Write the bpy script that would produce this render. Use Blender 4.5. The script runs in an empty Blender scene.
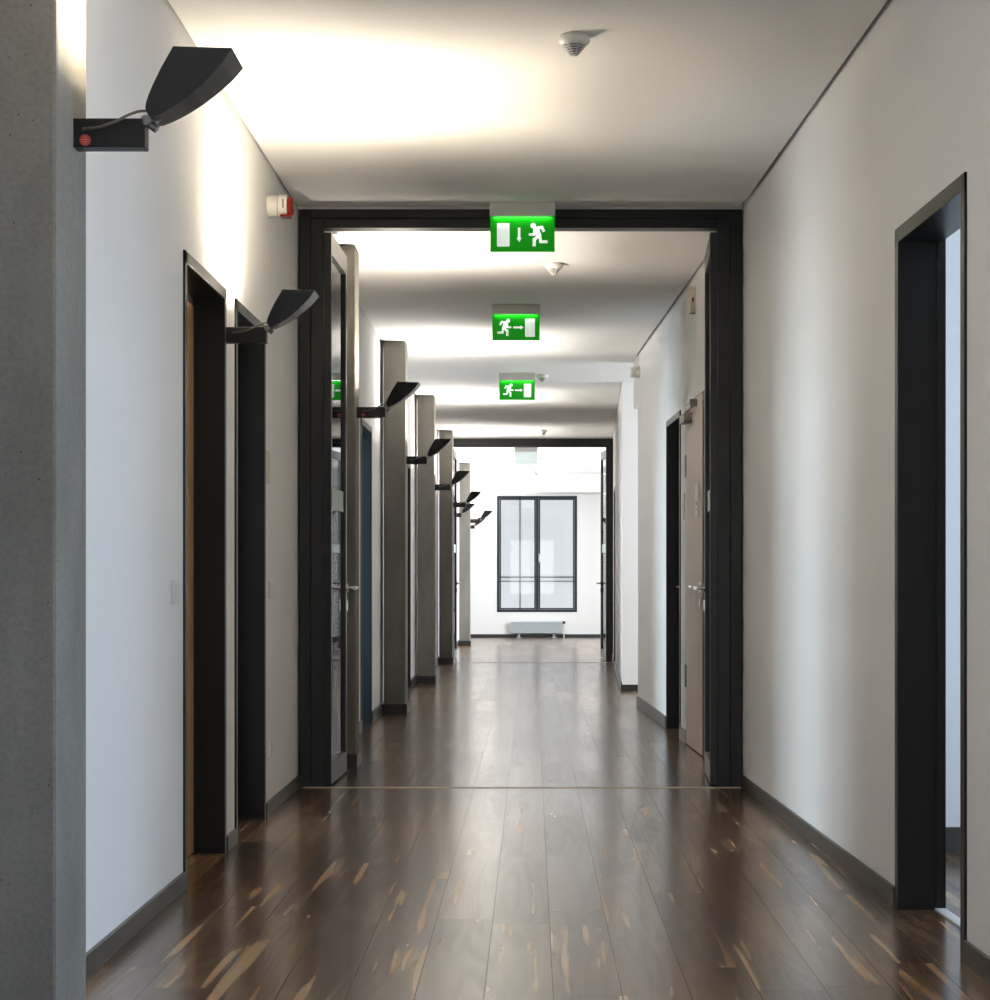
import bpy, bmesh, math, random
from mathutils import Vector, Matrix

random.seed(4)
S = bpy.context.scene
C = S.collection
PI = math.pi

# ------------------------------------------------------------------ dimensions
CAM_H = 1.10
CEIL = 3.0635          # underside of the ceiling panels
SLAB = 3.17            # underside of the concrete slab above them
XL = -1.243            # left wall plane
def XR(y):             # right wall plane: the corridor narrows with distance
    return 1.41225 - 0.0275 * y
DOOR_H = 2.277

# ------------------------------------------------------------------ materials
def new_mat(name):
    m = bpy.data.materials.new(name); m.use_nodes = True
    nt = m.node_tree
    return m, nt, nt.nodes['Principled BSDF']

def lin(r, g, b):
    f = lambda c: (c/255/12.92) if c/255 <= .04045 else ((c/255+.055)/1.055)**2.4
    return (f(r), f(g), f(b), 1)

def plain(name, col, rough=.5, metal=0., spec=.5, bump=0., bscale=200., var=0., vscale=3., emit=None, estr=0.):
    m, nt, p = new_mat(name)
    p.inputs['Base Color'].default_value = col if len(col) == 4 else (*col, 1)
    p.inputs['Roughness'].default_value = rough
    p.inputs['Metallic'].default_value = metal
    p.inputs['Specular IOR Level'].default_value = spec
    tc = nt.nodes.new('ShaderNodeTexCoord')
    if var > 0:
        n = nt.nodes.new('ShaderNodeTexNoise'); n.inputs['Scale'].default_value = vscale; n.inputs['Detail'].default_value = 5
        nt.links.new(tc.outputs['Object'], n.inputs['Vector'])
        mx = nt.nodes.new('ShaderNodeMix'); mx.data_type = 'RGBA'
        c = Vector(col[:3])
        mx.inputs[6].default_value = (*(c*(1-var)), 1); mx.inputs[7].default_value = (*[min(1, v) for v in c*(1+var)], 1)
        nt.links.new(n.outputs['Fac'], mx.inputs[0]); nt.links.new(mx.outputs[2], p.inputs['Base Color'])
    if bump > 0:
        n = nt.nodes.new('ShaderNodeTexNoise'); n.inputs['Scale'].default_value = bscale; n.inputs['Detail'].default_value = 3
        nt.links.new(tc.outputs['Object'], n.inputs['Vector'])
        b = nt.nodes.new('ShaderNodeBump'); b.inputs['Strength'].default_value = bump; b.inputs['Distance'].default_value = .002
        nt.links.new(n.outputs['Fac'], b.inputs['Height']); nt.links.new(b.outputs['Normal'], p.inputs['Normal'])
    if emit:
        p.inputs['Emission Color'].default_value = (*emit[:3], 1); p.inputs['Emission Strength'].default_value = estr
    return m

def concrete_mat():
    m, nt, p = new_mat('concrete')
    tc = nt.nodes.new('ShaderNodeTexCoord')
    L = nt.links.new
    big = nt.nodes.new('ShaderNodeTexNoise'); big.inputs['Scale'].default_value = 2.2; big.inputs['Detail'].default_value = 8; big.inputs['Roughness'].default_value = .65
    mp = nt.nodes.new('ShaderNodeMapping'); mp.inputs['Scale'].default_value = (1, 1, .55)
    L(tc.outputs['Object'], mp.inputs['Vector']); L(mp.outputs['Vector'], big.inputs['Vector'])
    fine = nt.nodes.new('ShaderNodeTexNoise'); fine.inputs['Scale'].default_value = 90; fine.inputs['Detail'].default_value = 4
    L(tc.outputs['Object'], fine.inputs['Vector'])
    r1 = nt.nodes.new('ShaderNodeValToRGB')
    r1.color_ramp.elements[0].position = .28; r1.color_ramp.elements[0].color = (.130, .121, .101, 1)
    r1.color_ramp.elements[1].position = .75; r1.color_ramp.elements[1].color = (.270, .254, .216, 1)
    L(big.outputs['Fac'], r1.inputs['Fac'])
    mf = nt.nodes.new('ShaderNodeMix'); mf.data_type = 'RGBA'; mf.blend_type = 'MULTIPLY'; mf.inputs[0].default_value = .45
    L(r1.outputs['Color'], mf.inputs[6]); L(fine.outputs['Fac'], mf.inputs[7])
    # air holes
    vo = nt.nodes.new('ShaderNodeTexVoronoi'); vo.inputs['Scale'].default_value = 42
    L(tc.outputs['Object'], vo.inputs['Vector'])
    r2 = nt.nodes.new('ShaderNodeValToRGB')
    r2.color_ramp.elements[0].position = .05; r2.color_ramp.elements[0].color = (.12, .11, .1, 1)
    r2.color_ramp.elements[1].position = .11; r2.color_ramp.elements[1].color = (1, 1, 1, 1)
    L(vo.outputs['Distance'], r2.inputs['Fac'])
    wn = nt.nodes.new('ShaderNodeTexWhiteNoise'); L(vo.outputs['Position'], wn.inputs['Vector'])
    gt = nt.nodes.new('ShaderNodeMath'); gt.operation = 'GREATER_THAN'; gt.inputs[1].default_value = .62
    L(wn.outputs['Value'], gt.inputs[0])
    mh = nt.nodes.new('ShaderNodeMix'); mh.data_type = 'RGBA'; mh.blend_type = 'MULTIPLY'
    L(gt.outputs['Value'], mh.inputs[0]); L(mf.outputs[2], mh.inputs[6]); L(r2.outputs['Color'], mh.inputs[7])
    L(mh.outputs[2], p.inputs['Base Color'])
    p.inputs['Roughness'].default_value = .75
    b = nt.nodes.new('ShaderNodeBump'); b.inputs['Strength'].default_value = .35; b.inputs['Distance'].default_value = .003
    L(mh.outputs[2], b.inputs['Height']); L(b.outputs['Normal'], p.inputs['Normal'])
    return m

def floor_mat():
    m, nt, p = new_mat('dark_oak_planks')
    L = nt.links.new
    N = nt.nodes.new
    def math_(op, a, b=None, c=None):
        n = N('ShaderNodeMath'); n.operation = op
        for i, v in enumerate((a, b, c)):
            if v is None: continue
            if isinstance(v, (int, float)): n.inputs[i].default_value = v
            else: L(v, n.inputs[i])
        return n.outputs[0]
    tc = N('ShaderNodeTexCoord'); sx = N('ShaderNodeSeparateXYZ'); L(tc.outputs['Object'], sx.inputs[0])
    x = math_('ADD', sx.outputs['X'], 0.127); y = sx.outputs['Y']
    W, LEN = .183, 1.35
    xr = math_('DIVIDE', x, W); row = math_('FLOOR', xr); fx = math_('SUBTRACT', xr, row)
    wn = N('ShaderNodeTexWhiteNoise'); wn.noise_dimensions = '1D'; L(row, wn.inputs['W'])
    yo = math_('ADD', math_('DIVIDE', y, LEN), math_('MULTIPLY', wn.outputs['Value'], 7.3))
    col = math_('FLOOR', yo); fy = math_('SUBTRACT', yo, col)
    cid = N('ShaderNodeCombineXYZ'); L(row, cid.inputs[0]); L(col, cid.inputs[1])
    wid = N('ShaderNodeTexWhiteNoise'); wid.noise_dimensions = '2D'; L(cid.outputs[0], wid.inputs['Vector'])
    sep = N('ShaderNodeSeparateColor'); L(wid.outputs['Color'], sep.inputs[0])
    # grain coordinates, different in every plank
    gv = N('ShaderNodeCombineXYZ')
    L(math_('ADD', x, math_('MULTIPLY', sep.outputs[0], 13.)), gv.inputs[0])
    L(math_('ADD', math_('MULTIPLY', y, .065), math_('MULTIPLY', sep.outputs[1], 17.)), gv.inputs[1])
    n1 = N('ShaderNodeTexNoise'); n1.inputs['Scale'].default_value = 7; n1.inputs['Detail'].default_value = 3; n1.inputs['Distortion'].default_value = .6
    L(gv.outputs[0], n1.inputs['Vector'])
    rings = math_('SINE', math_('MULTIPLY', n1.outputs['Fac'], 62.))
    n2 = N('ShaderNodeTexNoise'); n2.inputs['Scale'].default_value = 85; n2.inputs['Detail'].default_value = 4
    L(gv.outputs[0], n2.inputs['Vector'])
    # broad tone
    tone = math_('ADD', math_('MULTIPLY', n1.outputs['Fac'], .55), math_('ADD', math_('MULTIPLY', rings, .10), math_('ADD', math_('MULTIPLY', n2.outputs['Fac'], .35), math_('MULTIPLY', sep.outputs[2], .26))))
    ramp = N('ShaderNodeValToRGB')
    e = ramp.color_ramp.elements
    e[0].position = .3; e[0].color = (.016, .0095, .006, 1)
    e[1].position = .95; e[1].color = (.34, .20, .105, 1)
    k = e.new(.6); k.color = (.105, .062, .035, 1)
    L(tone, ramp.inputs['Fac'])
    # light sapwood flecks: short streaks inside planks
    sv = N('ShaderNodeCombineXYZ')
    L(math_('ADD', math_('MULTIPLY', x, 1.0), math_('MULTIPLY', sep.outputs[1], 9.)), sv.inputs[0])
    L(math_('ADD', math_('MULTIPLY', y, .045), math_('MULTIPLY', sep.outputs[2], 11.)), sv.inputs[1])
    n3 = N('ShaderNodeTexNoise'); n3.inputs['Scale'].default_value = 19; n3.inputs['Detail'].default_value = 1.5
    L(sv.outputs[0], n3.inputs['Vector'])
    fleck = N('ShaderNodeMapRange'); fleck.inputs['From Min'].default_value = .585; fleck.inputs['From Max'].default_value = .68
    L(n3.outputs['Fac'], fleck.inputs['Value'])
    mx = N('ShaderNodeMix'); mx.data_type = 'RGBA'
    mx.inputs[7].default_value = (.42, .28, .155, 1)
    L(math_('MULTIPLY', fleck.outputs[0], .85), mx.inputs[0]); L(ramp.outputs['Color'], mx.inputs[6])
    # seams
    ex = math_('MULTIPLY', math_('MINIMUM', fx, math_('SUBTRACT', 1., fx)), W)
    ey = math_('MULTIPLY', math_('MINIMUM', fy, math_('SUBTRACT', 1., fy)), LEN)
    edge = math_('MINIMUM', ex, ey)
    seam = N('ShaderNodeMapRange'); seam.inputs['From Min'].default_value = .0008; seam.inputs['From Max'].default_value = .0022
    L(edge, seam.inputs['Value'])
    ms = N('ShaderNodeMix'); ms.data_type = 'RGBA'; ms.inputs[6].default_value = (.05, .037, .026, 1)
    L(seam.outputs[0], ms.inputs[0]); L(mx.outputs[2], ms.inputs[7])
    L(ms.outputs[2], p.inputs['Base Color'])
    rr = N('ShaderNodeMapRange'); rr.inputs['From Min'].default_value = .25; rr.inputs['From Max'].default_value = 1.15; rr.inputs['To Min'].default_value = .25; rr.inputs['To Max'].default_value = .13
    L(tone, rr.inputs['Value']); L(rr.outputs[0], p.inputs['Roughness'])
    L(math_('MULTIPLY', math_('MULTIPLY_ADD', seam.outputs[0], .75, .05), math_('MULTIPLY_ADD', fleck.outputs[0], -.4, 1.)), p.inputs['Specular IOR Level'])
    hb = math_('ADD', math_('MULTIPLY', seam.outputs[0], .8), math_('ADD', math_('MULTIPLY', n2.outputs['Fac'], .12), math_('MULTIPLY', rings, .04)))
    b = N('ShaderNodeBump'); b.inputs['Strength'].default_value = .13; b.inputs['Distance'].default_value = .001
    L(hb, b.inputs['Height']); L(b.outputs['Normal'], p.inputs['Normal'])
    return m

def glass_mat(name, tint=(.955, .965, .96), frost=0.):
    m, nt, p = new_mat(name)
    nt.nodes.remove(p)
    out = nt.nodes['Material Output']
    tr = nt.nodes.new('ShaderNodeBsdfTransparent'); tr.inputs[0].default_value = (*tint, 1)
    gl = nt.nodes.new('ShaderNodeBsdfGlossy'); gl.inputs['Roughness'].default_value = .02 + frost
    fr = nt.nodes.new('ShaderNodeFresnel'); fr.inputs[0].default_value = 1.45
    mx = nt.nodes.new('ShaderNodeMixShader')
    nt.links.new(fr.outputs[0], mx.inputs[0]); nt.links.new(tr.outputs[0], mx.inputs[1]); nt.links.new(gl.outputs[0], mx.inputs[2])
    nt.links.new(mx.outputs[0], out.inputs['Surface'])
    return m

def wood_mat(name, a, b):
    m, nt, p = new_mat(name)
    tc = nt.nodes.new('ShaderNodeTexCoord'); mp = nt.nodes.new('ShaderNodeMapping'); mp.inputs['Scale'].default_value = (30, 30, 1.2)
    n = nt.nodes.new('ShaderNodeTexNoise'); n.inputs['Scale'].default_value = 2; n.inputs['Detail'].default_value = 4
    r = nt.nodes.new('ShaderNodeValToRGB')
    r.color_ramp.elements[0].position = .3; r.color_ramp.elements[0].color = (*a, 1)
    r.color_ramp.elements[1].position = .7; r.color_ramp.elements[1].color = (*b, 1)
    nt.links.new(tc.outputs['Object'], mp.inputs[0]); nt.links.new(mp.outputs[0], n.inputs['Vector'])
    nt.links.new(n.outputs['Fac'], r.inputs[0]); nt.links.new(r.outputs[0], p.inputs['Base Color'])
    p.inputs['Roughness'].default_value = .45
    return m

M = {}
M['paint'] = plain('white_wall_paint', (.80, .785, .76), .62, bump=.05, bscale=160, var=.012)
M['ceil'] = plain('white_ceiling_paint', (.80, .785, .755), .75, bump=.03, bscale=120)
M['floor'] = floor_mat()
M['concrete'] = concrete_mat()
M['anthracite'] = plain('anthracite_frame_lacquer', (.0095, .009, .0085), .34, spec=.33, bump=.02, bscale=300)
M['skirting'] = plain('dark_stained_skirting', (.050, .044, .038), .38, spec=.6, bump=.06, bscale=80, var=.25, vscale=25)
M['plinth'] = plain('dark_brown_plinth', (.016, .012, .010), .45)
M['black'] = plain('matt_black_metal', (.008, .0075, .007), .42, spec=.3)
M['head'] = plain('satin_black_metal', (.008, .0075, .007), .26, spec=.5)
M['reflector'] = plain('white_reflector', (.85, .85, .83), .35)
M['white_plastic'] = plain('white_plastic', (.72, .69, .64), .38)
M['ivory'] = plain('ivory_plastic', (.62, .55, .42), .4)
M['steel'] = plain('brushed_steel', (.62, .60, .57), .27, metal=1.)
M['dark_steel'] = plain('dark_bolt_steel', (.22, .21, .2), .35, metal=1.)
M['alu'] = plain('anodised_aluminium', (.60, .57, .53), .42, metal=.35)
M['cable'] = plain('grey_cable_sleeve', (.10, .085, .065), .4)
M['red_sticker'] = plain('red_sticker', (.42, .045, .035), .5)
M['pink_print'] = plain('pale_sticker_print', (.62, .2, .17), .5)
M['red_lens'] = plain('red_lens', (.19, .008, .002), .2, spec=.3)
M['dark'] = plain('dark_slot', (.03, .028, .025), .6)
M['grille'] = plain('grey_grille', (.16, .15, .135), .5)
M['green'] = plain('green_sign_acrylic', (.002, .22, .003), .35, spec=.2, emit=(.001, .30, .002), estr=.35)
M['pict'] = plain('white_pictogram', (.85, .85, .83), .4, emit=(.9, 1., .92), estr=.35)
M['sign_back'] = plain('pale_sign_panel', (.72, .78, .75), .4, emit=(.7, .82, .75), estr=.25)
M['closer'] = plain('bronze_closer_lacquer', (.23, .19, .145), .4, metal=.3)
M['glass'] = glass_mat('clear_glass')
M['frost'] = plain('frosted_marking_strip', (.60, .68, .66), .6)
M['oak'] = wood_mat('warm_oak_veneer', (.36, .19, .075), (.46, .26, .11))
M['pale_wood'] = wood_mat('pale_veneer', (.56, .47, .385), (.63, .54, .45))
M['wood_edge'] = plain('brown_door_edge', (.23, .13, .07), .5)
M['blue'] = plain('blue_grey_lacquer', (.045, .085, .125), .35)
M['brass_strip'] = plain('metal_threshold', (.52, .44, .34), .38, metal=.6)
M['white_strip'] = plain('white_threshold', (.75, .76, .76), .4)
M['radiator'] = plain('grey_radiator_enamel', (.33, .37, .38), .4)
M['win'] = plain('dark_blue_grey_window_frame', (.010, .016, .022), .5, spec=.3)
M['facade'] = plain('white_render', (.70, .71, .73), .9)
M['joint'] = plain('facade_joint', (.10, .10, .11), .8)
M['tube'] = plain('lamp_tube', (.9, .9, .85), .4, emit=(1., .86, .66), estr=6)

# ------------------------------------------------------------------ mesh helpers
def box(bm, x0, x1, y0, y1, z0, z1, f=None):
    vs = [bm.verts.new((x, y, z)) for x in (x0, x1) for y in (y0, y1) for z in (z0, z1)]
    if f:
        for v in vs: v.co = Vector(f(*v.co))
    for q in ((0, 1, 3, 2), (4, 6, 7, 5), (0, 4, 5, 1), (2, 3, 7, 6), (0, 2, 6, 4), (1, 5, 7, 3)):
        bm.faces.new([vs[i] for i in q])
    return vs

def prism(bm, pts, fn0, fn1):
    a = [bm.verts.new(fn0(*p)) for p in pts]; b = [bm.verts.new(fn1(*p)) for p in pts]
    n = len(pts)
    bm.faces.new(a); bm.faces.new(list(reversed(b)))
    for i in range(n):
        bm.faces.new([a[i], b[i], b[(i+1) % n], a[(i+1) % n]])

def lathe(bm, prof, c=(0, 0, 0), axis='Z', seg=32):
    """prof: list of (radius, height) along the axis."""
    rings = []
    for r, h in prof:
        ring = []
        for k in range(seg):
            a = 2*PI*k/seg
            u, v = r*math.cos(a), r*math.sin(a)
            p = {'Z': (u, v, h), 'X': (h, u, v), 'Y': (u, h, v)}[axis]
            ring.append(bm.verts.new((p[0]+c[0], p[1]+c[1], p[2]+c[2])))
        rings.append(ring)
    for i in range(len(rings)-1):
        for k in range(seg):
            bm.faces.new([rings[i][k], rings[i][(k+1) % seg], rings[i+1][(k+1) % seg], rings[i+1][k]])
    bm.faces.new(rings[0]); bm.faces.new(rings[-1])

def tube(bm, pts, r, seg=10):
    pts = [Vector(p) for p in pts]
    rings = []
    up = Vector((0, 1, 0))
    for i, p in enumerate(pts):
        t = (pts[min(i+1, len(pts)-1)] - pts[max(i-1, 0)]).normalized()
        s = t.cross(up)
        if s.length < 1e-4: s = t.cross(Vector((0, 0, 1)))
        s.normalize(); w = s.cross(t).normalized()
        rings.append([bm.verts.new(p + s*r*math.cos(2*PI*k/seg) + w*r*math.sin(2*PI*k/seg)) for k in range(seg)])
    for i in range(len(rings)-1):
        for k in range(seg):
            bm.faces.new([rings[i][k], rings[i][(k+1) % seg], rings[i+1][(k+1) % seg], rings[i+1][k]])
    bm.faces.new(rings[0]); bm.faces.new(rings[-1])

def smooth_path(pts, n=24):
    pts = [Vector(p) for p in pts]
    P = [pts[0]*2-pts[1]] + pts + [pts[-1]*2-pts[-2]]
    out = []
    segs = len(pts)-1
    for i in range(n+1):
        t = i/n*segs; k = min(int(t), segs-1); u = t-k
        a, b, c, d = P[k], P[k+1], P[k+2], P[k+3]
        out.append(.5*((2*b)+(c-a)*u+(2*a-5*b+4*c-d)*u*u+(3*b-a-3*c+d)*u**3))
    return out

def make(name, bm, mat, parent=None, bevel=0., smooth=False, kind=None, label=None, mats=None):
    bmesh.ops.recalc_face_normals(bm, faces=bm.faces)
    me = bpy.data.meshes.new(name)
    bm.to_mesh(me); bm.free()
    for mm in (mats or [mat]): me.materials.append(mm)
    o = bpy.data.objects.new(name, me); C.objects.link(o)
    if parent is not None: o.parent = parent
    if bevel > 0:
        md = o.modifiers.new('edge', 'BEVEL'); md.width = bevel; md.segments = 2; md.limit_method = 'ANGLE'; md.angle_limit = .6
    if smooth:
        for f in me.polygons: f.use_smooth = True
        try: me.set_sharp_from_angle(angle=math.radians(38))
        except Exception: pass
    if kind: o['kind'] = kind
    if label: o['label'] = label
    return o

def boxes(name, lst, mat, parent=None, f=None, **kw):
    bm = bmesh.new()
    for b in lst: box(bm, *b, f=f)
    return make(name, bm, mat, parent, **kw)

def thing(name, loc, label, cat, group=None, rz=0.):
    o = bpy.data.objects.new(name, None); C.objects.link(o)
    o.location = loc; o.rotation_euler.z = rz; o.empty_display_size = .1
    o['label'] = label; o['category'] = cat
    if group: o['group'] = group
    return o

def struct(name, lst, mat, f=None, label=None, cat=None, parent=None, **kw):
    o = boxes(name, lst, mat, parent, f=f, kind='structure', **kw)
    if label: o['label'] = label
    if cat: o['category'] = cat
    return o

def sroot(name, loc, label, cat):
    o = bpy.data.objects.new(name, None); C.objects.link(o)
    o.location = loc; o.empty_display_size = .1
    o['kind'] = 'structure'; o['label'] = label; o['category'] = cat
    return o

# wall-local coordinates: (s along corridor, d depth INTO the wall (negative = towards corridor), z)
def fL(s, d, z): return (XL - d, s, z)
def fR(s, d, z): return (XR(s) + d, s, z)
XB0, XB1 = (.893, 19.8), (1.118, 27.55)
def fB(s, d, z):
    t = (s-XB0[1])/(XB1[1]-XB0[1]); return (XB0[0]+t*(XB1[0]-XB0[0])+d, s, z)

def wall(name, f, s0, s1, z1, th, ops, mat, label, extra=()):
    """wall mesh in strips; ops = [(a, b, z0, z1)] openings."""
    L = []
    cur = s0
    for a, b, zb, zt in sorted(ops):
        L.append((cur, a, 0, th, 0, z1))
        if zb > 0: L.append((a, b, 0, th, 0, zb))
        L.append((a, b, 0, th, zt, z1))
        cur = b
    L.append((cur, s1, 0, th, 0, z1))
    return struct(name, L + list(extra), mat, f=f, label=label, cat='wall')

# ------------------------------------------------------------------ shell
TH = .14
struct('floor', [(-4.9, 5., -1.6, 38.6, -.12, 0)], M['floor'], label='glossy dark wooden plank floor running down the corridor', cat='floor')
struct('roof', [(-4.9, 5., -1.6, 38.6, SLAB, SLAB+.15)], M['ceil'], label='slab above the corridor ceiling panels', cat='ceiling')

D_L = [(7.123, 8.09), (8.356, 9.287), (14.49, 15.44), (19.43, 20.38)]
D_R8 = (5.764, 6.725); D_R0 = (3.55, 4.50); D_R6 = (12.30, 13.40); D_R7 = (13.85, 14.87); D_B = (25.1, 26.1)
CUT = .03    # frame overlaps the rough opening
op = lambda a, b: (a+CUT, b-CUT, 0, DOOR_H-CUT)
wall('wall_left', fL, -1.5, 38.4, SLAB, TH, [op(*d) for d in D_L], M['paint'], 'white painted wall along the left side with doorways')
wall('wall_right', fR, -1.5, 17.55, SLAB, TH, [op(*D_R0), op(*D_R8), op(*D_R6), op(*D_R7)], M['paint'], 'white painted wall along the right side with doorways',
     extra=[(17.55, 18.05, 0, TH, 2.64, SLAB)])
wall('wall_right_rear', fB, 19.8, 27.55, SLAB, TH, [op(*D_B)], M['paint'], 'white wall on the right past the side passage, running to the second glazed door')

def ceil_panel(name, y0, y1, z=CEIL, xr=None, gap=.022):
    bm = bmesh.new()
    def R(y): return xr(y) if xr else XR(y)
    x0 = XL+.010
    for a in (0,):
        vs = [bm.verts.new(p) for p in ((x0, y0, z), (R(y0)-gap, y0, z), (R(y1)-gap, y1, z), (x0, y1, z),
                                        (x0, y0, z+.04), (R(y0)-gap, y0, z+.04), (R(y1)-gap, y1, z+.04), (x0, y1, z+.04))]
        for q in ((0, 1, 2, 3), (7, 6, 5, 4), (0, 4, 5, 1), (1, 5, 6, 2), (2, 6, 7, 3), (3, 7, 4, 0)):
            bm.faces.new([vs[i] for i in q])
    o = make(name, bm, M['ceil'], kind='structure')
    o['label'] = 'white ceiling panel over the corridor'; o['category'] = 'ceiling'
    return o
P1Y, P2Y = 10.60, 27.5
ceil_panel('ceiling', -1.5, P1Y-.25)
ceil_panel('ceiling', P1Y-.246, P1Y-.002, CEIL+.014)
ceil_panel('ceiling', P1Y+.14, 17.55)
bm = bmesh.new()
struct('ceiling', [(XL+.01, 4.2, 17.555, 19.8, CEIL, CEIL+.04)], M['ceil'], label='white ceiling panel where the side passage opens', cat='ceiling')
ceil_panel('ceiling', 19.805, P2Y-.002, CEIL, lambda y: fB(y, 0, 0)[0], .006)
struct('ceiling', [(XL+.01, 2.79, P2Y+.13, 37.2, CEIL, CEIL+.04)], M['ceil'], label='white ceiling panel of the far hall', cat='ceiling')
struct('trim_1', [(XL, 2.8, 37.2, 38.3, 2.737, SLAB)], M['ceil'], label='white lowered beam box above the end window', cat='beam')

# side passage on the right
YP0, YP1 = 17.55, 19.8
struct('wall_side_passage', [(XR(17.6)+TH, 4.3, 17.41, 17.55, 0, SLAB), (.893+TH, 4.3, 19.8, 19.94, 0, SLAB),
                             (4.2, 4.34, 17.55, 19.8, 0, .4), (4.2, 4.34, 17.55, 19.8, 2.8, SLAB)], M['paint'],
       label='white walls of the short passage opening off to the right', cat='wall')
# far hall
WX0, WX1, WZ0, WZ1 = -.670, .862, .487, 2.709
struct('wall_end', [(-1.4, WX0+.03, 38.3, 38.55, 0, SLAB), (WX1-.03, 3., 38.3, 38.55, 0, SLAB),
                    (WX0+.03, WX1-.03, 38.3, 38.55, 0, WZ0+.03), (WX0+.03, WX1-.03, 38.3, 38.55, WZ1-.03, SLAB)], M['paint'],
       label='white end wall around the dark framed window', cat='wall')
HW = [(28.6, 31.2), (32.4, 35.4)]
fH = lambda s, d, z: (2.8+d, s, z)
wall('wall_right_hall', fH, 27.63, 38.3, SLAB, .14, [(a, b, .35, 2.75) for a, b in HW], M['paint'], 'white window wall on the right of the far hall')
struct('wall_hall_return', [(1.12, 2.94, 27.49, 27.63, 0, SLAB)], M['paint'], label='white return wall beside the second glazed door', cat='wall')
# wall behind the camera, pierced by a window added for fill light
struct('wall_back', [(XL-.1, -.9, -1.5, -1.36, 0, SLAB), (.9, 1.6, -1.5, -1.36, 0, SLAB), (-.9, .9, -1.5, -1.36, 0, .5), (-.9, .9, -1.5, -1.36, 2.7, SLAB)], M['paint'],
       label='white wall closing the near end of the corridor', cat='wall')
# rooms on the left behind the glazed doors
LW = [(8.2, 9.9), (14.0, 16.0), (18.9, 20.9)]
fLo = lambda s, d, z: (-4.4-d, s, z)
wall('wall_left_rooms', fLo, 8.2, 22., SLAB, .14, [(a, b, .3, 2.75) for a, b in [(8.5, 9.9)]+LW[1:]], M['paint'], 'outer window wall of the rooms on the left')
struct('wall_left_partition', [(-4.4, XL-TH, 8.12, 8.22, 0, SLAB), (-4.4, XL-TH, 11.5, 11.6, 0, SLAB), (-4.4, XL-TH, 17.4, 17.5, 0, SLAB), (-4.4, XL-TH, 22., 22.1, 0, SLAB)], M['paint'],
       label='white partitions between the rooms on the left', cat='wall')
# room on the right
fRo = lambda s, d, z: (4.3+d, s, z)
wall('wall_right_room', fRo, .2, 8.2, SLAB, .14, [(.5, 4.8, .3, 2.8), (5.4, 7.4, .3, 2.8)], M['paint'], 'window wall of the room on the right')
struct('wall_right_partition', [(XR(8.1)+TH, 4.44, 8.1, 8.2, 0, SLAB), (XR(.2)+TH, 4.44, .2, .3, 0, SLAB), (XR(5.1)+TH, 4.44, 5.05, 5.15, 0, SLAB)], M['paint'], label='white partitions of the room on the right', cat='wall')
struct('baseboard_right_room', [(XR(8.1)+TH+.01, 4.3, 8.08, 8.1, 0, .1)], M['skirting'], label='dark skirting inside the room on the right', cat='baseboard')
struct('wall_outside', [(-5, 6, 42., 42.2, -2, 7)], M['facade'], label='pale rendered facade outside the end window', cat='wall')
o = struct('trim_2', [(-.262, -.242, 41.985, 42., -1, 6), (-3, 4, 41.985, 42., 1.148, 1.172), (-3, 4, 41.985, 42., 1.065, 1.08)], M['joint'], label='thin dark joints on the facade outside', cat='joint')

# ------------------------------------------------------------------ baseboards
BH, BT = .062, .014
def base(name, f, segs, label, h=BH):
    bm = bmesh.new()
    for a, b in segs:
        box(bm, a, b, -BT, 0, 0, h, f=f)
    o = make(name, bm, M['skirting'], kind='structure', bevel=.0015); o['label'] = label; o['category'] = 'baseboard'
PIL = [(4.275, .285, -1.015), (11.70, .27, -1.035), (16.42, .29, -1.038), (21.24, .29, -1.037), (26.2, .29, -1.04), (33.43, .29, -1.035)]
base('baseboard_left', fL, [(-1.3, 4.27), (4.565, 7.12)], 'dark skirting board along the near left wall')
base('baseboard_left', fL, [(8.092, 8.354)], 'short dark skirting piece between the two left doorways')
base('baseboard_left', fL, [(9.29, P1Y)], 'dark skirting board between the left doorway and the dark portal')
base('baseboard_left', fL, [(P1Y+.13, 11.69), (11.98, 14.488), (15.442, 16.41), (16.72, 19.428), (20.382, 21.23), (21.54, 26.19), (26.5, 27.49), (27.64, 33.42), (33.73, 38.3)], 'dark skirting board along the left wall past the glazed doors', .085)
base('baseboard_right', fR, [(-1.3, 3.548), (4.502, 5.762)], 'dark skirting board at the near right corner')
base('baseboard_right', fR, [(6.727, P1Y)], 'long dark skirting board along the right wall before the portal', .066)
base('baseboard_right', fR, [(P1Y+.13, 12.29), (13.41, 13.848), (14.872, 17.55)], 'dark skirting board along the right wall past the glazed doors', .085)
base('baseboard_right', fB, [(19.8, 25.08), (26.12, 27.49)], 'dark skirting board on the right wall beyond the side passage', .085)
struct('baseboard_passage', [(.879, 4.2, 19.786, 19.8, 0, .065)], M['plinth'], label='dark skirting board across the white pier at the side passage', cat='baseboard')
struct('baseboard_end', [(XL, 2.79, 38.282, 38.3, 0, .062)], M['plinth'], label='dark skirting board under the end window', cat='baseboard')

# ------------------------------------------------------------------ door frames
def door_frame(root, f, s0, s1, H=DOOR_H, depth=.118, w=.045, proud=.008, name='frame'):
    o = root.location
    g = lambda s, d, z: tuple(Vector(f(s, d, z)) - o)
    L = [(s0, s0+w, -proud, depth+.02, 0, H), (s1-w, s1, -proud, depth+.02, 0, H), (s0, s1, -proud, depth+.02, H-w, H)]
    boxes(name, L, M['anthracite'], root, f=g, bevel=.002)
    return g

def lever(bm, g, s, z, sgn_out, toward, r=.0095, reach=.055, ln=.125):
    """lever handle: neck out of the leaf then a bar along the leaf. sgn_out: d direction."""
    tube(bm, [g(s, 0, z), g(s, sgn_out*reach, z)], r)
    tube(bm, smooth_path([g(s, sgn_out*reach, z), g(s+toward*ln*.5, sgn_out*reach, z), g(s+toward*ln, sgn_out*reach, z)], 6), r)

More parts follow.
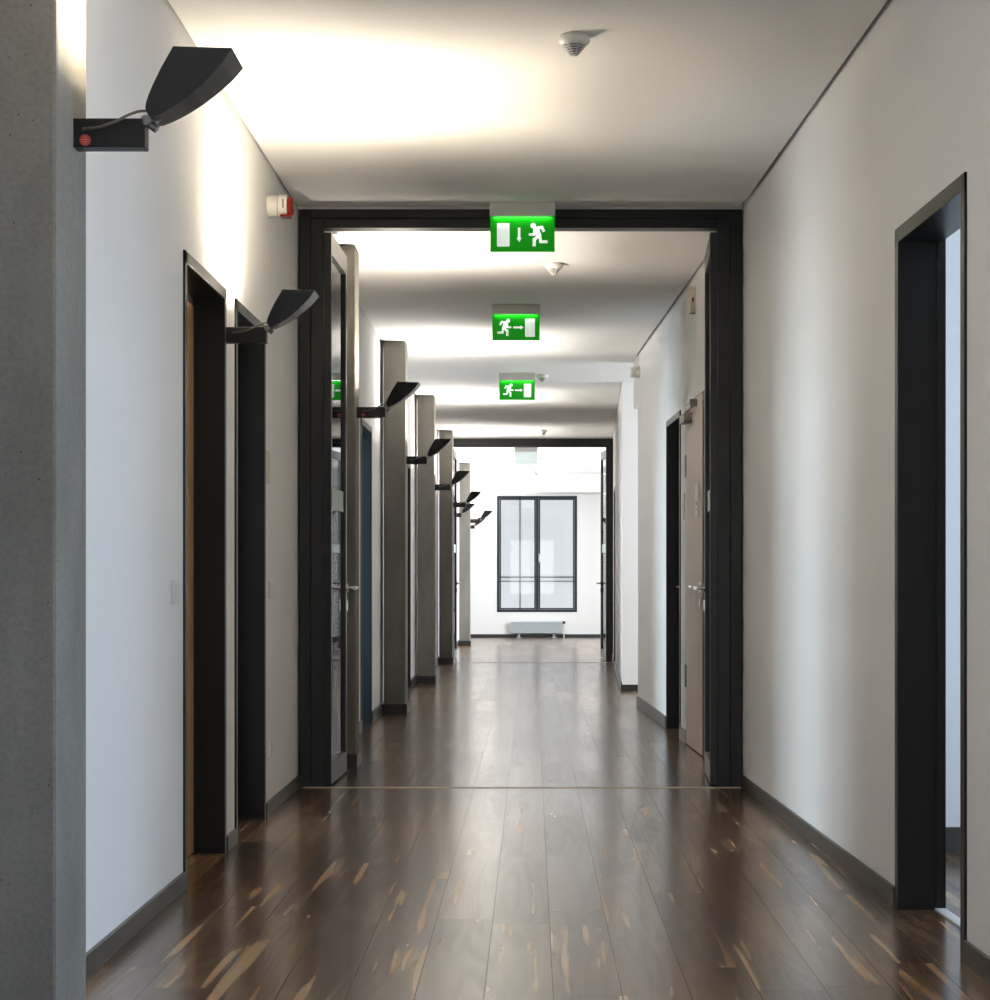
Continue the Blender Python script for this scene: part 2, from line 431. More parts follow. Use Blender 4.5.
# door 1: warm wood leaf deep in its frame
d1 = sroot('door_1', fL(7.6, 0, 0), 'oak door set deep in a dark frame, first doorway on the left wall', 'door')
g = door_frame(d1, fL, *D_L[0])
boxes('leaf', [(D_L[0][0]+.03, D_L[0][1]-.02, .118, .165, .006, DOOR_H-.075)], M['oak'], d1, f=g)
boxes('head_panel', [(D_L[0][0]+.03, D_L[0][1]-.02, .12, .165, DOOR_H-.073, DOOR_H-.02)], M['anthracite'], d1, f=g)
bm = bmesh.new(); lever(bm, lambda s, d, z: g(s, .118+d, z), 7.25, 1.05, -1, 1); make('door_handle', bm, M['steel'], d1, smooth=True)

def glazed_leaf(root, g, s0, s1, d0, H, handle_s):
    w = .07
    fr = boxes('leaf_frame', [(s0, s0+w, d0, d0+.045, .006, H), (s1-w, s1, d0, d0+.045, .006, H), (s0+w, s1-w, d0, d0+.045, .006, .12), (s0+w, s1-w, d0, d0+.045, H-w, H)], M['anthracite'], root, f=g)
    boxes('glass_pane', [(s0+w-.005, s1-w+.005, d0+.018, d0+.026, .11, H-w+.005)], M['glass'], root, f=g)
    bm = bmesh.new(); lever(bm, lambda s, d, z: g(s, d0+d, z), handle_s, 1.05, -1, 1 if handle_s < (s0+s1)/2 else -1); make('door_handle', bm, M['steel'], root, smooth=True)

labels = ['dark framed glazed door, second doorway on the left wall, behind the uplighter',
          'dark blue glazed doorway on the left just past the glazed double door',
          'dark framed doorway on the left between two concrete pillars']
for i, (a, b) in enumerate(D_L[1:]):
    d = sroot('door_%d' % (i+2), fL((a+b)/2, 0, 0), labels[i], 'door')
    g = door_frame(d, fL, a, b)
    if i == 1:
        boxes('lining', [(b-.048, b-.0445, 0, .118, .001, DOOR_H-.045)], M['blue'], d, f=g)
    glazed_leaf(d, g, a+.035, b-.035, .118, DOOR_H-.03, a+.09)

# door on the right: open doorway to the bright room, door ajar inside
d5 = sroot('door_5', fR(6.25, 0, 0), 'deep dark framed doorway in the right wall opening to a bright room', 'door')
g = door_frame(d5, fR, *D_R8, w=.05)
a, b = D_R8
boxes('stop', [(b-.06, b-.03, .121, .15, 0, DOOR_H-.02), (a+.03, a+.07, .119, .165, 0, DOOR_H-.02)], M['anthracite'], d5, f=g)
boxes('sill', [(a+.04, b-.04, .115, .15, 0, .006)], M['white_strip'], d5, f=g, label='white threshold bar')
# leaf swung into the room, hinged at the near jamb
bm = bmesh.new(); box(bm, a+.02, a+.06, .18, 1.06, .008, DOOR_H-.05, f=g); make('leaf', bm, M['pale_wood'], d5)

d0 = sroot('door_11', fR(4.0, 0, 0), 'open doorway in the right wall nearest the viewer', 'door')
g0 = door_frame(d0, fR, *D_R0, w=.05)
boxes('sill', [(D_R0[0]+.04, D_R0[1]-.04, .115, .15, 0, .006)], M['white_strip'], d0, f=g0)

# pale wooden door, closed, on the right past the portal
d6 = sroot('door_6', fR(12.9, 0, 0), 'pale wooden door with door closer on the right wall past the portal', 'door')
g = door_frame(d6, fR, D_R6[0], D_R6[1], w=.06)
ls0, ls1 = 12.415, 13.385
lf = boxes('leaf', [(ls0, ls1, -.013, .019, .008, DOOR_H-.012)], M['pale_wood'], d6, f=g)
boxes('leaf_edge', [(ls0-.003, ls0, -.0125, .018, .008, DOOR_H-.012)], M['wood_edge'], d6, f=g)
boxes('backing', [(D_R6[0]+.04, D_R6[1]-.04, .025, .1, .0, DOOR_H-.03)], M['anthracite'], d6, f=g)
cl = boxes('door_closer', [(13.0, 13.28, -.066, -.013, 2.13, 2.19)], M['closer'], d6, f=g, bevel=.004)
boxes('closer_arm', [(12.72, 13.1, -.055, -.035, 2.195, 2.21), (12.7, 12.76, -.06, -.008, 2.21, 2.25)], M['dark_steel'], cl, f=g)
bm = bmesh.new(); lever(bm, lambda s, dd, z: g(s, -.013+dd, z), 12.5, 1.055, -1, 1); hd = make('door_handle', bm, M['steel'], d6, smooth=True)
boxes('handle_rose', [(12.475, 12.525, -.021, -.013, 1.02, 1.09), (12.475, 12.525, -.021, -.013, .93, .985)], M['steel'], d6, f=g, bevel=.002)
for z in (1.86, .46):
    boxes('hinge', [(13.36, 13.402, -.022, -.008, z-.075, z+.075)], M['dark_steel'], d6, f=g)
sg = boxes('room_sign', [(12.62, 12.77, -.020, -.013, 1.50, 1.71)], M['white_plastic'], d6, f=g, bevel=.001)
sg.data.materials.append(M['dark'])
boxes('sign_print', [(12.66, 12.69, -.0205, -.020, 1.575, 1.60), (12.70, 12.73, -.0205, -.020, 1.575, 1.60), (12.66, 12.73, -.0205, -.020, 1.545, 1.551)], M['grille'], sg, f=g)

# dark doorway next to it
d7 = sroot('door_7', fR(14.3, 0, 0), 'deep black doorway on the right wall beyond the pale wooden door', 'door')
g = door_frame(d7, fR, *D_R7)
boxes('leaf', [(D_R7[0]+.03, D_R7[1]-.03, .118, .16, .006, DOOR_H-.03)], M['anthracite'], d7, f=g)
bm = bmesh.new(); lever(bm, lambda s, dd, z: g(s, .118+dd, z), 14.75, 1.05, -1, -1); make('door_handle', bm, M['steel'], d7, smooth=True)
d8 = sroot('door_8', fB(25.6, 0, 0), 'narrow sliver of dark door on the right wall just before the second portal', 'door')
g = door_frame(d8, fB, *D_B)
boxes('leaf', [(D_B[0]+.03, D_B[1]-.03, .06, .1, .006, DOOR_H-.03)], M['blue'], d8, f=g)
bm = bmesh.new(); lever(bm, lambda s, dd, z: g(s, .06+dd, z), 25.25, 1.05, -1, 1); make('door_handle', bm, M['steel'], d8, smooth=True)

# ------------------------------------------------------------------ glazed double doors in dark portals
def leaf_part(root, o, hx, hy, ang, width, H, t, name_label, side):
    """glazed leaf hinged at (hx, hy), running to +Y, turned by ang about Z; side = +1 when corridor centre lies to +X."""
    lf = bpy.data.objects.new('door_leaf', None); C.objects.link(lf); lf.parent = root
    lf.location = Vector((hx, hy, 0)) - o; lf.rotation_euler.z = ang
    lf.empty_display_size = .1
    st = .065
    h = t/2
    boxes('leaf_frame', [(-h, h, 0, .045, .012, H), (-h, h, width-st, width, .012, H), (-h, h, .045, width-st, .012, .125), (-h, h, .045, width-st, H-.11, H)], M['anthracite'], lf, bevel=.0015)
    boxes('glass_pane', [(-.005, .005, .04, width-st+.005, .12, H-.105)], M['glass'], lf)
    boxes('marking_strip', [(-.0062, -.0051, .05, width-st, 1.485, 1.60), (.0051, .0062, .05, width-st, 1.485, 1.60)], M['frost'], lf, label='frosted marking strip across the glass')
    bm = bmesh.new()
    for sg in (-1, 1):
        hs = sg*h
        lathe(bm, [(.026, hs), (.026, hs+sg*.009)], (0, width-.035, 1.055), 'X', 20)
        tube(bm, [(hs, width-.035, 1.055), (hs+sg*.062, width-.035, 1.055)], .0105)
        tube(bm, [(hs+sg*.058, width-.028, 1.055), (hs+sg*.058, width-.16, 1.055)], .0105)
        box(bm, min(hs, hs+sg*.008), max(hs, hs+sg*.008), width-.05, width-.02, .925, .985)
    make('door_handle', bm, M['steel'], lf, smooth=True)
    return lf

def portal(name, Y, xl, xr, ztop, zhead, xi_l, xi_r, t, label, angs, width, inner=.069, outer=.06, zcap=SLAB):
    o = Vector((0, Y, 0))
    r = sroot(name, o, label, 'glazed double door')
    fr = [(xl, xl+outer, 0, .13, 0, ztop), (xr-outer, xr, 0, .13, 0, ztop), (xl+outer, xr-outer, 0, .13, zhead+.05, ztop)]
    boxes('outer_frame', fr, M['anthracite'], r, bevel=.003)
    inn = [(xl+outer, xl+outer+inner, .006, .12, 0, zhead+.05), (xr-outer-inner, xr-outer, .006, .12, 0, zhead+.05), (xl+outer+inner, xr-outer-inner, .006, .12, zhead, zhead+.05)]
    boxes('inner_frame', inn, M['anthracite'], r, bevel=.003)
    if zcap > ztop:
        boxes('head_infill', [(XL, max(xr, 1.12), .02, .12, ztop+.001, zcap)], M['paint'], r)
    H = zhead - .022
    L = leaf_part(r, o, xi_l-t/2, Y+.02, angs[0], width, H, t, '', 1)
    R = leaf_part(r, o, xi_r+t/2, Y+.02, angs[1], width, H, t, '', -1)
    return r

portal('door_9', P1Y, XL+.009, 1.113, CEIL+.002, 2.968, -1.066, .946, .040,
       'tall dark steel portal with glazed double doors standing open, nearer of the two', (-.012, -.050), .80)
portal('door_10', P2Y, XL+.009, 1.118, 3.045, 2.93, -1.075, 1.045, .040,
       'dark steel portal with open glazed doors at the far end before the window hall', (-.01, .085), .86, inner=.05, outer=.05)
struct('trim_3', [(XL+.03, XR(P1Y)-.0, P1Y-.02, P1Y-.001, 0, .0035)], M['brass_strip'], label='thin metal threshold strip across the floor at the nearer portal', cat='threshold strip')
struct('trim_4', [(XL+.03, 1.1, P2Y-.9, P2Y-.865, 0, .0035)], M['dark_steel'], label='thin metal threshold strip across the floor at the far portal', cat='threshold strip')

# ------------------------------------------------------------------ end window
w1 = sroot('window_1', (0, 38.3, 0), 'large dark framed two-casement window in the end wall', 'window')
fw = .042
boxes('window_frame', [(WX0, WX0+fw, -.012, .09, WZ0, WZ1), (WX1-fw, WX1, -.012, .09, WZ0, WZ1), (WX0+fw, WX1-fw, -.012, .09, WZ0, WZ0+fw), (WX0+fw, WX1-fw, -.012, .09, WZ1-fw, WZ1),
                       (.075, .125, -.012, .09, WZ0+fw, WZ1-fw)], M['win'], w1, bevel=.003)
for a, b in ((WX0+fw+.004, .073), (.127, WX1-fw-.004)):
    z0, z1 = WZ0+fw+.004, WZ1-fw-.004; q = .03
    cs = boxes('casement', [(a, a+q, -.022, .05, z0, z1), (b-q, b, -.022, .05, z0, z1), (a+q, b-q, -.022, .05, z0, z0+q), (a+q, b-q, -.022, .05, z1-q, z1)], M['win'], w1, bevel=.002)
    boxes('window_pane', [(a+q-.004, b-q+.004, .012, .022, z0+q-.004, z1-q+.004)], M['glass'], cs)
boxes('window_handle', [(.128, .158, -.034, -.022, 1.46, 1.60), (.136, .15, -.062, -.034, 1.53, 1.55), (.134, .152, -.072, -.058, 1.43, 1.55)], M['steel'], w1, bevel=.002)

def side_window(name, f, a, b, z0, z1, n, label):
    c = Vector(f((a+b)/2, .07, 0))
    r = sroot(name, c, label, 'window')
    g = lambda s, d, z: tuple(Vector(f(s, d, z)) - c)
    q = .05
    L = [(a, a+q, .03, .1, z0, z1), (b-q, b, .03, .1, z0, z1), (a, b, .03, .1, z0, z0+q), (a, b, .03, .1, z1-q, z1)]
    for k in range(1, n):
        s = a+(b-a)*k/n
        L.append((s-.03, s+.03, .03, .1, z0, z1))
    boxes('window_frame', L, M['win'], r, f=g)
    return r
side_window('window_2', fLo, 8.5, 9.9, .3, 2.75, 2, 'window of the first room on the left')
side_window('window_3', fLo, 14., 16., .3, 2.75, 2, 'window of the second room on the left')
side_window('window_4', fLo, 18.9, 20.9, .3, 2.75, 2, 'window of the third room on the left')
side_window('window_5', fRo, .5, 4.8, .3, 2.8, 4, 'window of the nearest room on the right')
side_window('window_10', fRo, 5.4, 7.4, .3, 2.8, 2, 'window of the room behind the deep right doorway')
side_window('window_6', fH, *HW[0], .35, 2.75, 2, 'first side window of the far hall')
side_window('window_7', fH, *HW[1], .35, 2.75, 2, 'second side window of the far hall')
side_window('window_8', lambda s, d, z: (4.2+d, s, z), 17.55, 19.8, .4, 2.8, 2, 'window at the end of the side passage')
side_window('fill_window', lambda s, d, z: (s, -1.36-d, z), -.9, .9, .5, 2.7, 2, 'unseen window added behind the viewer to let fill light into the corridor')  # added opening out of view, made to admit the front fill light

# ------------------------------------------------------------------ concrete pillars
plab = ['large concrete pillar at the near left edge with a black uplighter on its side',
        'concrete pillar standing right behind the open glazed door leaf',
        'concrete pillar just past the blue doorway, first one wholly in view',
        'greenish grey concrete pillar, second one past the blue doorway',
        'slim grey concrete pillar standing directly before the far portal',
        'most distant concrete pillar, in the hall by the end window']
for i, (y, dp, xf) in enumerate(PIL):
    r = thing('concrete_pillar', (XL, y, 0), plab[i], 'pillar', 'concrete pillars along the left wall')
    boxes('shaft', [(0 if i == 0 else .026, xf-XL, 0, dp, 0.0, SLAB if i == 0 else CEIL-.001)], M['concrete'], r, bevel=.009)
    if i > 0:
        e = .012
        boxes('plinth', [(-.0, xf-XL+e, -e, 0, 0, .082), (xf-XL, xf-XL+e, 0, dp+e, 0, .082)], M['plinth'], r)

# ------------------------------------------------------------------ uplighters
def px(x, y, Y=None):   # turn a point of the lamp drawing into lamp coordinates: origin = middle of the mounting end
    if Y is None: Y = 4.45 - (.087 - .04*max(0, min(1, (y-46)/70.)))
    return ((x-532)*Y/2000+1.0145, 1.1+(580-y)*Y/2000-2.09)
HEAD = [px(*p) for p in ((173.3, 46.2), (232.2, 48.3), (222.2, 63.3), (213.5, 73.), (204.4, 82.2), (193.5, 92.3), (182.2, 101.1), (173., 107.3), (164.4, 112.2), (155.6, 116.2), (151.2, 116.5), (147.8, 114.4), (145.4, 107.8), (146.3, 102.), (148.9, 94.4), (153., 84.5), (160.5, 69.))]
zt = HEAD[0][1]; zb = min(p[1] for p in HEAD)
LY = [4.45, 8.10, 11.83, 16.55, 21.4, 26.35, 30.5, 33.6, 37.4]
LX = [-1.015, XL, -1.035, -1.038, -1.037, -1.04, XL, -1.035, XL]
llab = ['large black uplighter on the side of the near left concrete pillar, with a red sticker',
        'black uplighter fixed to the white wall over the second left doorway',
        'black uplighter with a red sticker on the pillar behind the open glazed door leaf',
        'black uplighter on the first concrete pillar past the blue doorway',
        'black uplighter on the second concrete pillar past the blue doorway',
        'black uplighter on the slim pillar directly before the far portal',
        'small black uplighter on the wall beyond the far portal, half hidden by a pillar lamp',
        'small black uplighter on the most distant concrete pillar',
        'tiny black uplighter on the left wall close to the end window']
def half(z, inset=0.):   # half thickness of the head at height z
    t = (z-zb)/(zt-zb)
    return .047 + .040*max(0, min(1, t)) - inset
def scaled(P, k):
    cx = sum(p[0] for p in P)/len(P); cz = zt
    return [(cx+(p[0]-cx)*k, cz+(p[1]-cz)*k) for p in P]

LAMP_W = 138.
lamp_meshes = {}
def build_lamp(i):
    r = thing('wall_uplighter', (LX[i] + (.0115 if i else 0), LY[i], 2.09), llab[i], 'wall lamp', 'black uplighters along the left side')
    def once(name, fn, mat, parent, **kw):
        if name in lamp_meshes:
            src = lamp_meshes[name]
            o = src.copy(); C.objects.link(o); o.parent = parent
            return o
        bm = bmesh.new(); fn(bm); o = make(name, bm, mat, parent, **kw); lamp_meshes[name] = o
        return o
    bx = once('mounting_box', lambda bm: box(bm, -.012, .158, -.025, .025, -.032, .032), M['black'], r, bevel=.0025)
    def head(bm):
        n = len(HEAD)
        a = [bm.verts.new((x, -half(z), z)) for x, z in HEAD]; b = [bm.verts.new((x, half(z), z)) for x, z in HEAD]
        bm.faces.new(a); bm.faces.new(list(reversed(b)))
        for k in range(1, n-1):    # the top and the upper back stay open: light leaves upwards and to the wall
            bm.faces.new([a[k], b[k], b[(k+1) % n], a[(k+1) % n]])
    first = 'lamp_head' not in lamp_meshes
    hd = once('lamp_head', head, M['head'], r)
    if first:
        md = hd.modifiers.new('shell', 'SOLIDIFY'); md.thickness = .002; md.offset = -1
    def refl(bm):
        P = scaled(HEAD, .93); n = len(P)
        a = [bm.verts.new((x, -half(z, .006), z-.001)) for x, z in P]; b = [bm.verts.new((x, half(z, .006), z-.001)) for x, z in P]
        bm.faces.new(a); bm.faces.new(list(reversed(b)))
        for k in range(1, n-1): bm.faces.new([a[k], b[k], b[(k+1) % n], a[(k+1) % n]])
    once('reflector', refl, M['reflector'], hd)
    cx, cz = px(173, 84)
    once('lamp_tube', lambda bm: tube(bm, [(cx, -.045, cz), (cx, .045, cz)], .008), M['tube'], hd, smooth=True)
    jx, jz = px(144, 118)
    def joint(bm):
        lathe(bm, [(.0115, -.013), (.0115, .013)], (jx, -.012, jz+.001), 'Y', 18)
        d = Vector((.75, 0, -.62)); 
        tube(bm, [(jx, -.006, jz), (jx+.022, -.006, jz-.016)], .0095)
        tube(bm, [(jx+.012, 0, jz-.006), (jx+.026, 0, jz+.01)], .006)
    once('joint', joint, M['dark_steel'], r, smooth=True)
    def cab(bm):
        pts = [(*px(81, 127), ), (*px(98, 126),), (*px(115, 121),), (*px(128, 113.5),), (*px(138, 109),), (*px(147, 107.5),)]
        ys = [-.027, -.036, -.042, -.038, -.03, -.02]
        tube(bm, smooth_path([(p[0], yy, p[1]) for p, yy in zip(pts, ys)], 26), .0033)
    once('cable', cab, M['cable'], r, smooth=True)
    if i in (0, 2):
        sx, sz = px(83.2, 138)
        st = once('sticker', lambda bm: lathe(bm, [(.0125, -.0262), (.0125, -.0255)], (sx, 0, sz), 'Y', 24), M['red_sticker'], bx)
        st['label'] = 'round red sticker'
        once('sticker_print', lambda bm: [box(bm, sx-w, sx+w, -.0267, -.0263, sz+dz-.0007, sz+dz+.0007) for w, dz in ((.009, .001), (.007, -.004), (.003, .006))] + [box(bm, sx-.0007, sx+.0007, -.0267, -.0263, sz-.009, sz+.001)], M['pink_print'], st)
    ld = bpy.data.lights.new('uplight', 'POINT'); ld.shadow_soft_size = .034
    ld.energy = LAMP_W; ld.color = (1., .87, .69) if i < 2 else ((1., .90, .77) if i == 2 else (1., .95, .88))
    lo = bpy.data.objects.new('uplight', ld); C.objects.link(lo); lo.parent = r
    lo.location = (cx, 0, cz+.004)
    return r
for i in range(len(LY)): build_lamp(i)

# ------------------------------------------------------------------ exit signs
SGN = .000439
MAN = dict(head=((625, 357), 33), strokes=[([(648, 388), (728, 376), (755, 428)], 34), ([(645, 395), (634, 462), (572, 462)], 30),
                                       ([(655, 385), (672, 430), (695, 485)], 66), ([(690, 482), (637, 522), (637, 604)], 37), ([(705, 470), (714, 548), (797, 549)], 33)])
def exit_sign(loc, label, mode):
    r = thing('exit_sign', loc, label, 'exit sign', 'green lit exit signs under the ceiling')
    w = .343/2
    hz = .070
    boxes('housing', [(-w, w, -.024, .024, -hz, 0)], M['alu'], r, bevel=.002)
    pw = .338/2; ph = .186
    pn = boxes('sign_panel', [(-pw, pw, -.004, .004, -hz-ph, -hz+.002)], M['green'] if mode else M['sign_back'], r)
    yf = -.0046
    cx0, cy0 = 497, 244        # centre / top of the drawn panel
    def P(x, y): return ((x-cx0)*SGN, -hz-(y-cy0)*SGN)
    def poly(bm, pts, y0=-.0042, y1=-.0054):
        vs = [P(*p) for p in pts]
        prism(bm, vs, lambda x, z: (x, y1, z), lambda x, z: (x, y0, z))
    if not mode: 
        pass
    else:
        if mode == 'down':
            T = lambda x, y: (x, y); door = (193, 328, 342, 605); shaft = [(443, 380), (472, 380), (472, 505), (443, 505)]; hd = [(426, 500), (489, 500), (458, 552)]
        else:
            # panel drawn 430 wide (70..500), top 148
            q = 770/430.
            U = lambda x, y: (497+(x-285)*q, 252+(y-148)*q)
            T = lambda x, y: U(213-(x-625)/q, 203+(y-357)/q)
            a = U(368, 185); b = U(456, 347); door = (a[0], a[1], b[0], b[1])
            shaft = [U(260, 254.5), U(330, 254.5), U(330, 272), U(260, 272)]; hd = [U(326, 245), U(356, 263), U(326, 282)]
        bm = bmesh.new(); poly(bm, [(door[0], door[1]), (door[2], door[1]), (door[2], door[3]), (door[0], door[3])]); make('door_symbol', bm, M['pict'], pn)
        bm = bmesh.new(); poly(bm, shaft); poly(bm, hd); make('arrow_symbol', bm, M['pict'], pn)
        bm = bmesh.new()
        (hx, hy), hr = MAN['head']
        poly(bm, [T(hx+hr*math.cos(2*PI*k/24), hy+hr*math.sin(2*PI*k/24)) for k in range(24)])
        for pts, wd in MAN['strokes']:
            for k in range(len(pts)-1):
                a, b = Vector(pts[k]), Vector(pts[k+1]); d = (b-a).normalized(); nrm = Vector((-d.y, d.x))*wd/2
                ea = d*(wd*.5 if k > 0 else 0); 
                A = a-ea*0.9
                poly(bm, [T(*(A+nrm)), T(*(b+nrm)), T(*(b-nrm)), T(*(A-nrm))])
        make('running_figure', bm, M['pict'], pn)
        for sy in (-1,):
            ld = bpy.data.lights.new('sign_light', 'AREA'); ld.shape = 'RECTANGLE'; ld.size = .30; ld.size_y = .012; ld.energy = .28; ld.color = (.9, 1., .9)
            lo = bpy.data.objects.new('sign_light', ld); C.objects.link(lo); lo.parent = r
            lo.location = (0, sy*.014, -hz-.001)
    return r
def at_ceiling(x, y): 
    Y = (CEIL-CAM_H)*2000/(580-y); return ((x-532)*Y/2000, Y)
exit_sign((-.050, 10.49, CEIL+.014-.0005), 'green exit sign with door, down arrow and running figure above the nearer portal', 'down')
X, Y = at_ceiling(516, 304.5); exit_sign((X, Y, CEIL), 'green exit sign with figure running right, seen through the portal, larger of two', 'right')
X, Y = at_ceiling(517, 373); exit_sign((X, Y, CEIL), 'green exit sign with figure running right, beside a smoke detector, smallest one', 'right')
X, Y = at_ceiling(526, 447); exit_sign((X, Y, CEIL), 'blank pale exit sign hanging in the hall beyond the far portal', None)

# ------------------------------------------------------------------ smoke detectors
def smoke(loc, label, k=1.):
    r = thing('smoke_detector', loc, label, 'smoke detector', 'white smoke detectors on the ceiling')
    bm = bmesh.new(); lathe(bm, [(.052*k, 0), (.052*k, -.006), (.058*k, -.008), (.058*k, -.018), (.055*k, -.026), (.046*k, -.034), (.04*k, -.034)], seg=40); make('base', bm, M['white_plastic'], r, smooth=True)
    bm = bmesh.new(); lathe(bm, [(.038*k, -.033), (.009*k, -.068)], seg=32); make('sensor_chamber', bm, M['dark'], r, smooth=True)
    bm = bmesh.new()
    for j in range(6):
        t = j/5; rr = (.044-.031*t)*k; z = -.034-.034*t
        lathe(bm, [(rr-.004, z), (rr+.0008, z), (rr+.0004, z-.0025), (rr-.004, z-.0025)], seg=32)
    for j in range(8):
        a = 2*PI*(j+.5)/8
        tube(bm, [(.0445*k*math.cos(a), .0445*k*math.sin(a), -.034), (.012*k*math.cos(a), .012*k*math.sin(a), -.071)], .0017, 6)
    lathe(bm, [(.013*k, -.066), (.0125*k, -.072), (.006*k, -.075)], seg=20)
    make('cage', bm, M['white_plastic'], r, smooth=True)
slab_ = [('white cone smoke detector on the near ceiling, nearest and largest', 574, 36), ('smoke detector just behind the nearer exit sign', 554, 263.5),
         ('smoke detector right beside the smallest green exit sign', 542.5, 374.5), ('smoke detector on the ceiling just before the far portal', 543, 430),
         ('smoke detector next to the blank pale sign in the hall', 541, 455.5), ('most distant smoke detector, close to the end window beam', 536.6, 471.5)]
for lab, x, y in slab_:
    X, Y = at_ceiling(x, y); smoke((X, Y, CEIL), lab)

# ------------------------------------------------------------------ small wall fittings
def wall_round(bm, prof): lathe(bm, prof, axis='X', seg=32)
r = thing('fire_alarm_sounder', (XL-.001, 9.42, 2.862), 'white fire alarm sounder with red beacon lens high on the left wall', 'fire alarm')
bm = bmesh.new(); lathe(bm, [(.050, 0), (.052, .004), (.052, .046), (.048, .049)], axis='X', seg=36); lathe(bm, [(.008, -.0535), (.008, -.050)], (.022, 0, 0), 'Y', 16); make('base', bm, M['white_plastic'], r, smooth=True)
bm = bmesh.new(); lathe(bm, [(.040, .047), (.044, .05)], axis='X'); make('seal_ring', bm, M['grille'], r)
bm = bmesh.new(); lathe(bm, [(.046, .050), (.050, .053), (.050, .080), (.046, .092), (.034, .096)], (0, 0, .002), 'X', 36); sh = make('sounder_head', bm, M['white_plastic'], r, smooth=True)
boxes('sound_slot', [(.074, .081, -.0525, -.048, -.018, .022)], M['grille'], sh)
bm = bmesh.new(); lathe(bm, [(.030, .094), (.047, .094), (.047, .112), (.040, .119), (.02, .121)], (0, 0, -.004), 'X', 36); box(bm, .062, .112, -.035, .035, -.056, -.046); make('beacon_lens', bm, M['red_lens'], r, smooth=True, bevel=.003)

def switch(loc, f_sign, label, kind='switch', group=None):
    r = thing('light_switch' if kind == 'switch' else 'wall_socket', loc, label, 'switch' if kind == 'switch' else 'socket')
    t = .014
    boxes('mounting_plate', [(0, t, -.042, .042, -.04, .04)], M['white_plastic'], r, bevel=.002)
    if kind == 'switch':
        boxes('rocker', [(t, t+.005, -.030, .030, -.03, .03)], M['white_plastic'], r, bevel=.0015)
    else:
        bm = bmesh.new(); lathe(bm, [(.024, t-.002), (.024, t+.003), (.020, t+.003)], axis='X', seg=28); make('socket_insert', bm, M['white_plastic'], r)
        boxes('contact_hole', [(t+.0031, t+.0036, -.012, -.007, -.003, .003), (t+.0031, t+.0036, .007, .012, -.003, .003)], M['dark'], r)
    return r
switch((XL, 6.93, 1.058), 1, 'white light switch on the left wall before the first doorway')
switch((XL, 9.46, 1.053), 1, 'white light switch on the left wall between second doorway and portal')
switch((XL, 9.42, .300), 1, 'white wall socket low on the left wall by the second doorway', 'socket')
r = thing('door_plate', (XL-.002, 9.40, 1.63), 'small blank room plate on the left wall right of the second doorway', 'sign')
boxes('back_plate', [(0, .006, -.05, .05, -.075, .075)], M['alu'], r, bevel=.001)
boxes('front_plate', [(.006, .009, -.046, .046, -.07, .07)], M['ivory'], r)

r = thing('call_unit', (XR(12.95), 12.95, 2.91), 'beige boxed alarm unit high on the right wall past the portal', 'alarm unit', rz=.0275)
boxes('housing', [(-.04, 0, -.04, .04, -.085, .085)], M['ivory'], r, bevel=.003)
boxes('indicator', [(-.024, -.012, -.043, -.04, -.014, .014)], M['dark'], r)
r = thing('fire_alarm_sounder', (XR(17.35), 17.35, 2.90), 'pale alarm sounder high on the right wall at the corner of the side passage', 'fire alarm', rz=.0275)
bm = bmesh.new(); lathe(bm, [(.05, 0), (.052, -.004), (.052, -.04), (.048, -.043)], axis='X', seg=28); make('base', bm, M['white_plastic'], r, smooth=True)
bm = bmesh.new(); lathe(bm, [(.044, -.043), (.044, -.047), (.05, -.048), (.05, -.075), (.04, -.082)], axis='X', seg=28); make('sounder_head', bm, M['white_plastic'], r, smooth=True)
r = thing('light_switch', (XR(13.62), 13.62, 1.6), 'thin pale switch plate on the strip of wall beside the pale wooden door', 'switch', rz=.0275)
boxes('mounting_plate', [(-.01, 0, -.04, .04, -.09, .09)], M['white_plastic'], r, bevel=.002)
boxes('rocker', [(-.014, -.01, -.028, .028, -.03, .03)], M['white_plastic'], r)

# ------------------------------------------------------------------ radiator under the end window
r = thing('radiator', (.08, 38.3, 0), 'low grey radiator on the end wall beneath the window', 'radiator')
boxes('panel', [(-.487, .49, -.15, -.04, .082, .30)], M['radiator'], r, bevel=.008)
boxes('top_grille', [(-.47+.04*k, -.45+.04*k, -.14, -.05, .30, .303) for k in range(24)], M['grille'], r)
for x in (-.33, .34):
    boxes('bracket_foot', [(x-.02, x+.02, -.12, -.07, 0, .084), (x-.045, x+.045, -.135, -.05, 0, .012), (x-.015, x+.015, -.08, 0, .12, .16)], M['radiator'], r)
bm = bmesh.new(); tube(bm, [(.53, -.09, .0), (.53, -.09, .27)], .011); tube(bm, [(.488, -.09, .25), (.53, -.09, .25)], .011); tube(bm, [(.488, -.09, .12), (.53, -.09, .12)], .011); make('supply_pipe', bm, M['white_plastic'], r, smooth=True)
bm = bmesh.new(); lathe(bm, [(.015, .262), (.027, .268), (.027, .305), (.02, .312)], (.53, -.09, 0), 'Z', 20); make('valve_knob', bm, M['black'], r, smooth=True)

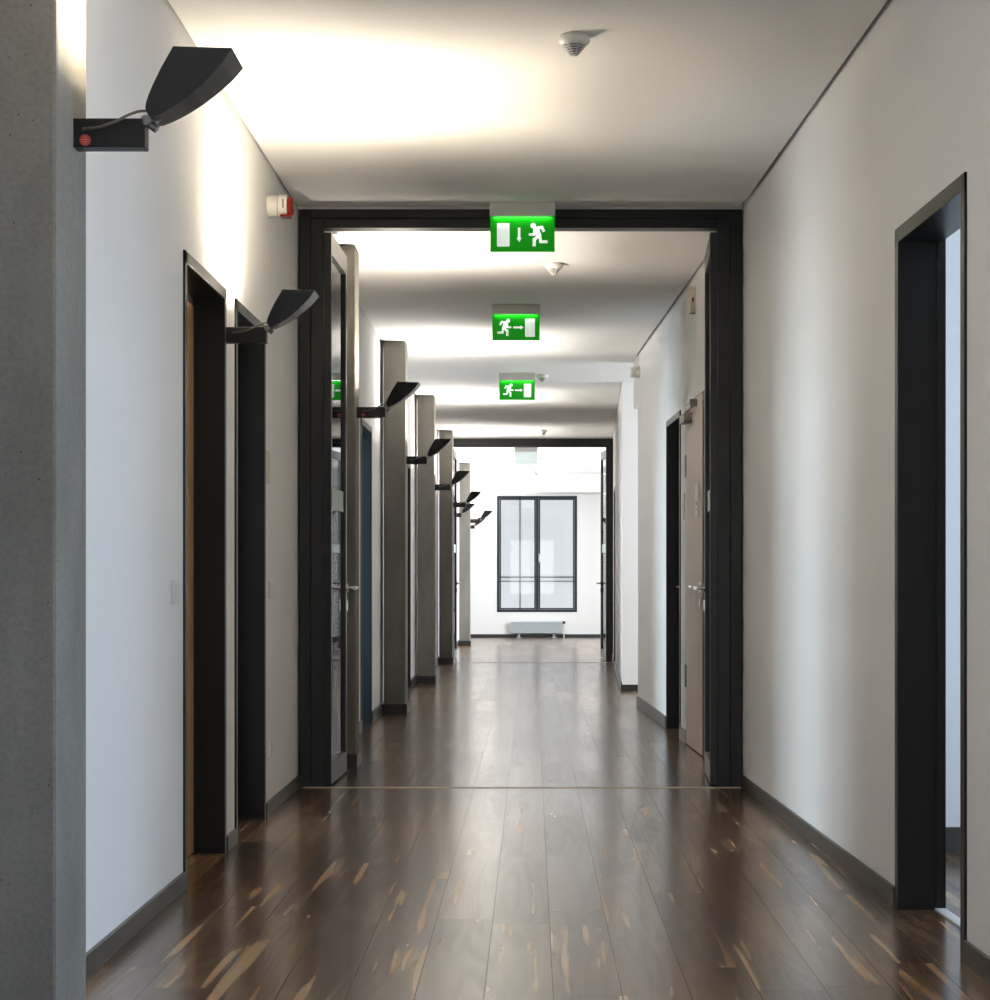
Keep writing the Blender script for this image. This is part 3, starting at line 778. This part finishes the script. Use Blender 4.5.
# ------------------------------------------------------------------ daylight through the windows
def daylight(name, loc, dirn, sx, sy, power, col=(.72, .86, 1.)):
    ld = bpy.data.lights.new(name, 'AREA'); ld.shape = 'RECTANGLE'; ld.size = sx; ld.size_y = sy; ld.energy = power; ld.color = col
    lo = bpy.data.objects.new(name, ld); C.objects.link(lo); lo.location = loc
    q = Vector(dirn).to_track_quat('-Z', 'Y'); lo.rotation_euler = q.to_euler()
COOL = (.50, .72, 1.)
daylight('daylight', (4.5, 2.65, 1.55), (-1, 0, 0), 4.2, 2.5, 440, COOL)
daylight('daylight', (4.5, 6.4, 1.55), (-1, 0, 0), 2.0, 2.5, 62, COOL)
daylight('daylight', (-4.6, 9.2, 1.5), (1, 0, 0), 1.4, 2.4, 210, (.7, .85, 1))
daylight('daylight', (-4.6, 15., 1.5), (1, 0, 0), 2., 2.4, 300, (.7, .85, 1))
daylight('daylight', (-4.6, 19.9, 1.5), (1, 0, 0), 2., 2.4, 300, (.7, .85, 1))
daylight('daylight', (3.05, 29.9, 1.55), (-1, 0, 0), 2.6, 2.4, 185, (.82, .91, 1))
daylight('daylight', (3.05, 33.9, 1.55), (-1, 0, 0), 3., 2.4, 260, (.82, .91, 1))
daylight('daylight', (4.4, 18.67, 1.6), (-1, 0, 0), 2.2, 2.4, 120, (.82, .91, 1))
daylight('daylight', (0, -1.6, 1.6), (0, 1, 0), 1.8, 2.2, 22, (.93, .96, 1))  # front fill from behind the camera, sent through the added window

# ------------------------------------------------------------------ world, camera, view
w = bpy.data.worlds.new('sky'); S.world = w; w.use_nodes = True
bg = w.node_tree.nodes['Background']; bg.inputs[0].default_value = (.93, .96, 1., 1); bg.inputs[1].default_value = 1.15

cd = bpy.data.cameras.new('camera'); cam = bpy.data.objects.new('camera', cd); C.objects.link(cam)
cam.location = (0, 0, CAM_H); cam.rotation_euler = (PI/2, 0, 0)
cd.sensor_fit = 'HORIZONTAL'; cd.sensor_width = 36; cd.lens = 36*2000/990
W_, H_ = 990., 1000.
mx_ = max(W_, H_)
cd.shift_x = (495-532)/990; cd.shift_y = (580-500)/990
cd.clip_start = .05; cd.clip_end = 200
S.camera = cam
vs = S.view_settings
vs.view_transform = 'Standard'; vs.look = 'None'; vs.gamma = 1; vs.use_curve_mapping = False
vs.exposure = .38
